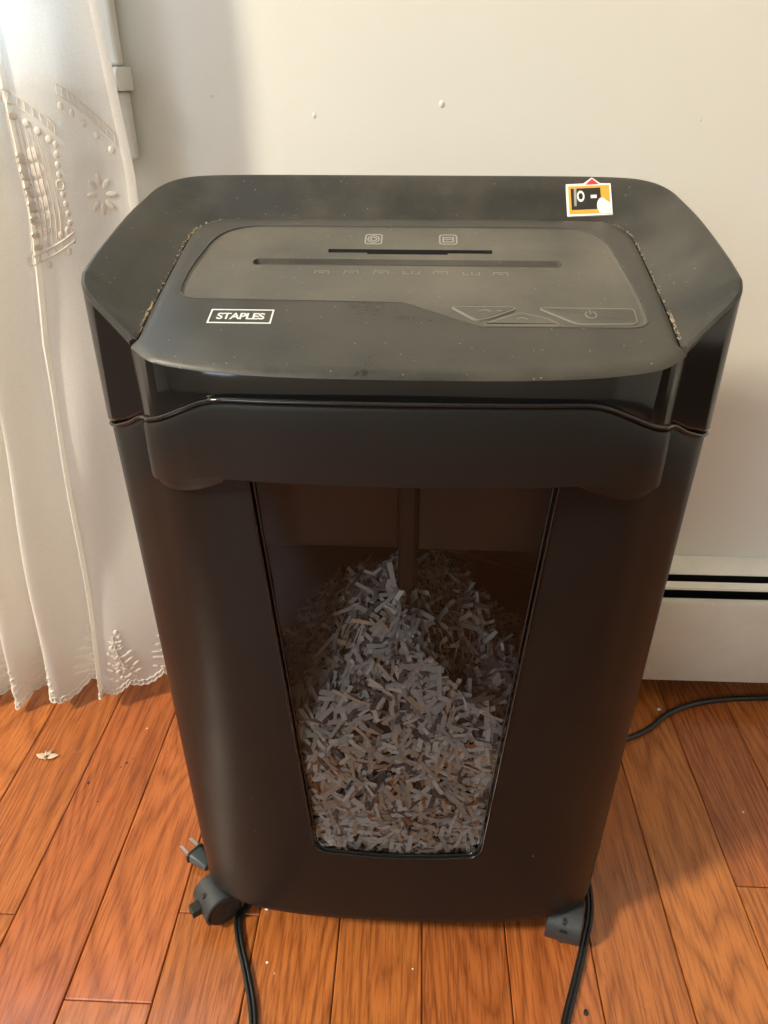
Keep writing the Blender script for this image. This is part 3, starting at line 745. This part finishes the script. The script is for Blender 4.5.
def panel_motif(dt, dz, dim):
    m = MB()
    top = quad((.121+dt,.729+dz),(.090+dt,.717+dz),(.064+dt,.692+dz), 20); bot = [(t+.001, z-.0085) for t, z in top]
    ladder(m, top, bot, 10)
    for k in range(7):
        t, z = top[round(k*20/6.5)] if k < 7 else top[-1]; blob(m, t+.003, z-.017, .0032, .0036, .0018)
    for k in range(11):
        z = .676+dz - k*.0083; t = .067+dt + .004*math.sin(k*.35)
        if k == 4: m.tube([S(t+.0035*math.cos(q), z+.004*math.sin(q), .0014) for q in [2*math.pi*j/12 for j in range(12)]], .0010, 5, False, closed=True)
        else: blob(m, t, z, .0026, .0030, .0016)
    lo2 = quad((.122+dt,.566+dz),(.095+dt,.574+dz),(.064+dt,.594+dz), 18); up2_ = [(t, z+.0075) for t, z in lo2]
    ladder(m, up2_, lo2, 9)
    for k in range(6):
        t, z = lo2[round((k+.5)*3)]; blob(m, t, z+.0135, .0032, .0038, .0018)
        if k in (0, 3, 5): blob(m, t, z-.006, .0030, .0036, .0012)
    cpart(m, 'embroidery', THREAD)
    m = MB()
    for k in range(9):
        t = .077+dt + k*.0042; zt = interp(t-dt, [.064,.09,.121], [.672,.695,.712])+dz; zb = interp(t-dt, [.064,.09,.122], [.605,.590,.583])+dz
        cord_(m, [(t, lerp(zt, zb, j/8)) for j in range(9)], .00055, 4)
    cpart(m, 'pin_tuck', THREAD)
    m = MB()
    for z, s_ in ((.668,1),(.655,1.1),(.641,1.15),(.628,1),(.616,.8),(.603,.55)):
        blob(m, .098+dt-.008, z+dz, .0078*s_, .0056*s_, .0011, 11, -.5); blob(m, .107+dt-.008, z+dz-.003, .0064*s_, .0050*s_, .0010, 11, .6)
    cpart(m, 'leaf_embroidery', THREAD)
panel_motif(.008, .008, 1)
m = MB(); a2 = quad((.062,.731),(.036,.722),(.010,.690), 18); ladder(m, a2, [(t+.001, z-.008) for t, z in a2], 9)
for k in range(5): blob(m, a2[k*4+1][0]+.003, a2[k*4+1][1]-.016, .0032, .0036, .0012)
for k in range(8):
    q = 2*math.pi*k/8; blob(m, .036+.011*math.cos(q), .640+.013*math.sin(q), .0062, .0028, .0010, 9, q)
cpart(m, 'embroidery', THREAD)
panel_motif(.135, -.005, 1)
# hem: cutwork edge and flower sprays
m = MB(); ts = [i*.0011 for i in range(0, 380)]
m.tube([S(t, hemz(t)+.001, .0010) for t in ts], .0013, 5); m.tube([S(t, hemz(t)+.0085, .0010) for t in ts], .0008, 5)
k = 0
while k*.0042 < .40:
    t = k*.0042; cord_(m, [(t, hemz(t)+.001), (t, hemz(t)+.0085)], .0008); k += 1
cpart(m, 'scalloped_border', THREAD)
rs2 = random.Random(11)
for c0 in (.022,.075,.128,.185,.235,.285,.335):
    m = MB(); hz = hemz(c0)
    for lv in range(6):
        z = hz + .017 + lv*.0120; wd = .019*(1 - lv/8.5)
        for s_ in (-1, 1):
            for q in range(3 if lv < 4 else 2):
                tt = c0 + s_*wd*(.25+.36*q) + rs2.uniform(-.0015,.0015); zz = z + .004*q + rs2.uniform(-.0025,.0025)
                blob(m, tt, zz, rs2.uniform(.0036,.0060), rs2.uniform(.0020,.0028), .0016, 8, s_*rs2.uniform(.3,.9))
        blob(m, c0+rs2.uniform(-.003,.003), z+.003, .0026, .0032, .0020, 8)
    for fz, fr in ((.038,.0052),(.074,.0058)):
        ft = c0 + rs2.uniform(-.004,.004)
        for k in range(6):
            q = 2*math.pi*k/6; blob(m, ft+fr*math.cos(q), hz+fz+fr*1.1*math.sin(q), .0031, .0025, .0020, 8, q)
    cord_(m, quad((c0-.016,hz+.016),(c0,hz+.040),(c0+.004,hz+.090), 10), .0011, 5)
    blob(m, c0-.001, hz+.096, .0034, .0040, .0026, 9); blob(m, c0-.004, hz+.088, .0028, .0028, .0018, 8)
    cpart(m, 'flower_spray', THREAD)

# ------------------------------------------------------------------ cords
def zipcord(m, pts, r=.0022, n=10):
    path = catmull([Vector(p) for p in pts], n)
    for s_ in (-1, 1):
        q = []
        for i, p in enumerate(path):
            t = path[min(i+1, len(path)-1)] - path[max(i-1, 0)]; t.z = 0; t.normalize()
            q.append(p + Vector((-t.y, t.x, 0))*s_*r*.82)
        m.tube(q, r, 8)
PC = Vector((SX, SY, 0))
m = MB(); zipcord(m, [Vector(p)-PC for p in ((-.205,.489,.010),(-.185,.488,.0035),(-.165,.494,.003),(-.152,.488,.003),(-.152,.470,.003),(-.160,.455,.003),(-.166,.440,.003),(-.160,.418,.003),(-.148,.390,.003),(-.137,.362,.003),(-.130,.335,.003),(-.115,.27,.003),(-.05,.22,.003),(.05,.22,.003),(.115,.27,.003),(.137,.325,.003),(.147,.357,.003),(.163,.395,.003),(.178,.432,.003),(.1905,.470,.003),(.192,.520,.003),(.178,.57,.003),(.12,.585,.003))])
pcord = m.build('power_cord', CORD, root, sm=60)
# plug: tapered body, face plate, two blades
ang = math.radians(142); d_ = Vector((math.cos(ang), math.sin(ang), .12)).normalized(); sd = Vector((-math.sin(ang), math.cos(ang), 0)); upv = d_.cross(sd); upv = -upv if upv.z < 0 else upv
pb = Vector((-.208,.490,.011))
def PL(a, b, c_): return pb - PC + d_*a + sd*b + upv*c_
m = MB(); lp = []
for a, wy, hz_ in ((0,.0045,.004),(.004,.0058,.005),(.010,.0068,.0058),(.018,.0088,.0068),(.021,.0090,.0070)):
    lp.append([PL(a, x*wy, y*hz_) for x, y in rrect(-1,-1,1,1,.5,3)])
m.loft(lp, True, True, True); m.build('plug', m_plastic('plug_grey', (.045,.058,.065), .4), pcord, sm=35)
m = MB(); m.loft([[PL(a, x*s_, y*s_*.8) for x, y in rrect(-.0105,-.0092,.0105,.0092,.004,4)] for a, s_ in ((.0212,.96),(.0216,1),(.0238,1),(.0242,.96))], True, True, True); m.build('plug_face', RUBBER, pcord, sm=35)
for s_ in (-1, 1):
    m = MB(); lp = []
    for a, k in ((.0240,1),(.0375,1),(.0395,.6)):
        lp.append([PL(a, s_*.0064+x, y*k) for x, y in ((-.0016,-.0026),(.0016,-.0026),(.0016,.0026),(-.0016,.0026))])
    m.loft(lp, True, True, True); m.build('prong', METAL, pcord)
BC = Vector((.30,.70,0))
bc = MB(); bc.tube([p-BC for p in catmull([Vector(p) for p in ((.205,.685,.0040),(.25,.690,.0040),(.285,.6985,.0040),(.315,.716,.0040),(.345,.742,.0040),(.385,.762,.0040),(.435,.7735,.0040),(.50,.778,.0040),(.60,.772,.0040),(.75,.75,.0040))], 8)], .0037, 10)
tag(bc.build('power_cable', CORD, loc=tuple(BC), sm=60), 'black round cable on the floor running beside the baseboard heater', 'cable')

# ------------------------------------------------------------------ litter on the floor
def bit(name, x, y, s_, seed, mat, fl, label, cat, group):
    r = random.Random(seed); m = MB(); n = 7
    base = [(r.uniform(.6,1.2)*s_*math.cos(2*math.pi*k/n), r.uniform(.6,1.2)*s_*math.sin(2*math.pi*k/n)) for k in range(n)]
    m.loft([[(a,b,.0001) for a, b in base], [(a*1.04,b*1.04,s_*.45*fl) for a, b in base], [(a*.5,b*.5,s_*.9*fl) for a, b in base]], True, True, True)
    tag(m.build(name, mat, loc=(x,y,0), sm=50), label, cat, group)
G1, G2 = 'crumbs scattered on the floor', 'dark specks on the floor'
for i, (x, y, s_, lb) in enumerate((
    (-.130,.400,.0013,'larger of two tiny white crumbs on the floorboards beside the looping power cord'),
    (-.121,.390,.0009,'smaller of two tiny white crumbs on the floorboards beside the looping power cord'),
    (.337,.753,.0024,'white crumb on the floor between the round black cable and the baseboard heater'),
    (.390,.593,.0015,'lone tiny white crumb on bare floorboards at the edge of the shredder\'s shadow'),
    (.010,.400,.0009,'tiny pale crumb on the floorboards in front of the bin\'s bottom edge'),
    (-.340,.690,.0011,'tiny white crumb on the floorboards below the scalloped curtain hem'))):
    bit('paper_crumb', x, y, s_, i, STW, 1, lb, 'crumb', G1)
for i, (x, y, s_, lb) in enumerate((
    (-.383,.601,.0020,'dark round speck on the floorboards nearest the dried winged seed cluster'),
    (-.347,.633,.0016,'dark speck, one of a cluster of three on the floorboards below the curtain'),
    (-.352,.626,.0012,'dark speck, one of a cluster of three on the floorboards below the curtain'),
    (-.341,.640,.0010,'dark speck, one of a cluster of three on the floorboards below the curtain'),
    (-.362,.575,.0013,'small brown-black speck on the floorboards between the speck cluster and the plug'),
    (.168,.368,.0030,'flat dark grey speck on the floorboards beside the power cord in front of a castor'))):
    bit('dirt_speck', x, y, s_, 50+i, BLK, .6, lb, 'dirt', G2)
mt = tag(empty('dry_petal_cluster', (-.449,.636,0)), 'small dried pale winged seed cluster lying on the floorboards', 'dried seed')
pet = simple('dry_petal', (.62,.50,.36), .7, .25)
for a, ln, wd in ((12,.014,.0042),(170,.014,.0044),(80,.011,.0024),(118,.010,.0020),(262,.006,.0016)):
    m = MB(); q = math.radians(a); lp = []
    for k in range(6):
        u = k/5; ww = wd*math.sin(math.pi*min(1, .12+u*.86)); zz = .0015 + .004*u*(1-u*.6); cx, cy = math.cos(q)*ln*u, math.sin(q)*ln*u
        lp.append([(cx-math.sin(q)*ww, cy+math.cos(q)*ww, zz), (cx, cy, zz+.0012), (cx+math.sin(q)*ww, cy-math.cos(q)*ww, zz), (cx, cy, zz-.0006)])
    m.loft(lp, True, True, True); m.build('petal', pet, mt, sm=50)
m = MB(); m.tube([(-.004,-.001,.0016),(0,0,.003),(.005,.002,.0016)], lambda u: .0008+.0012*math.sin(math.pi*u), 7); m.build('seed_body', simple('seed_brown', (.12,.06,.03), .7), mt, sm=50)
# shreds caught under the bin edge
m = MB(); m.loft([[(-.0015,0,.0),(.0015,0,.0)],[(-.0012,.002,.012),(.0018,.002,.012)],[(-.001,.006,.022),(.002,.006,.022)]], False)
o = m.build('paper_shred', STW, loc=(-.140,.452,.0)); md = o.modifiers.new('thickness', 'SOLIDIFY'); md.thickness = .0003
tag(o, 'single white paper shred sticking out beneath the front of the shredder bin', 'paper shred')
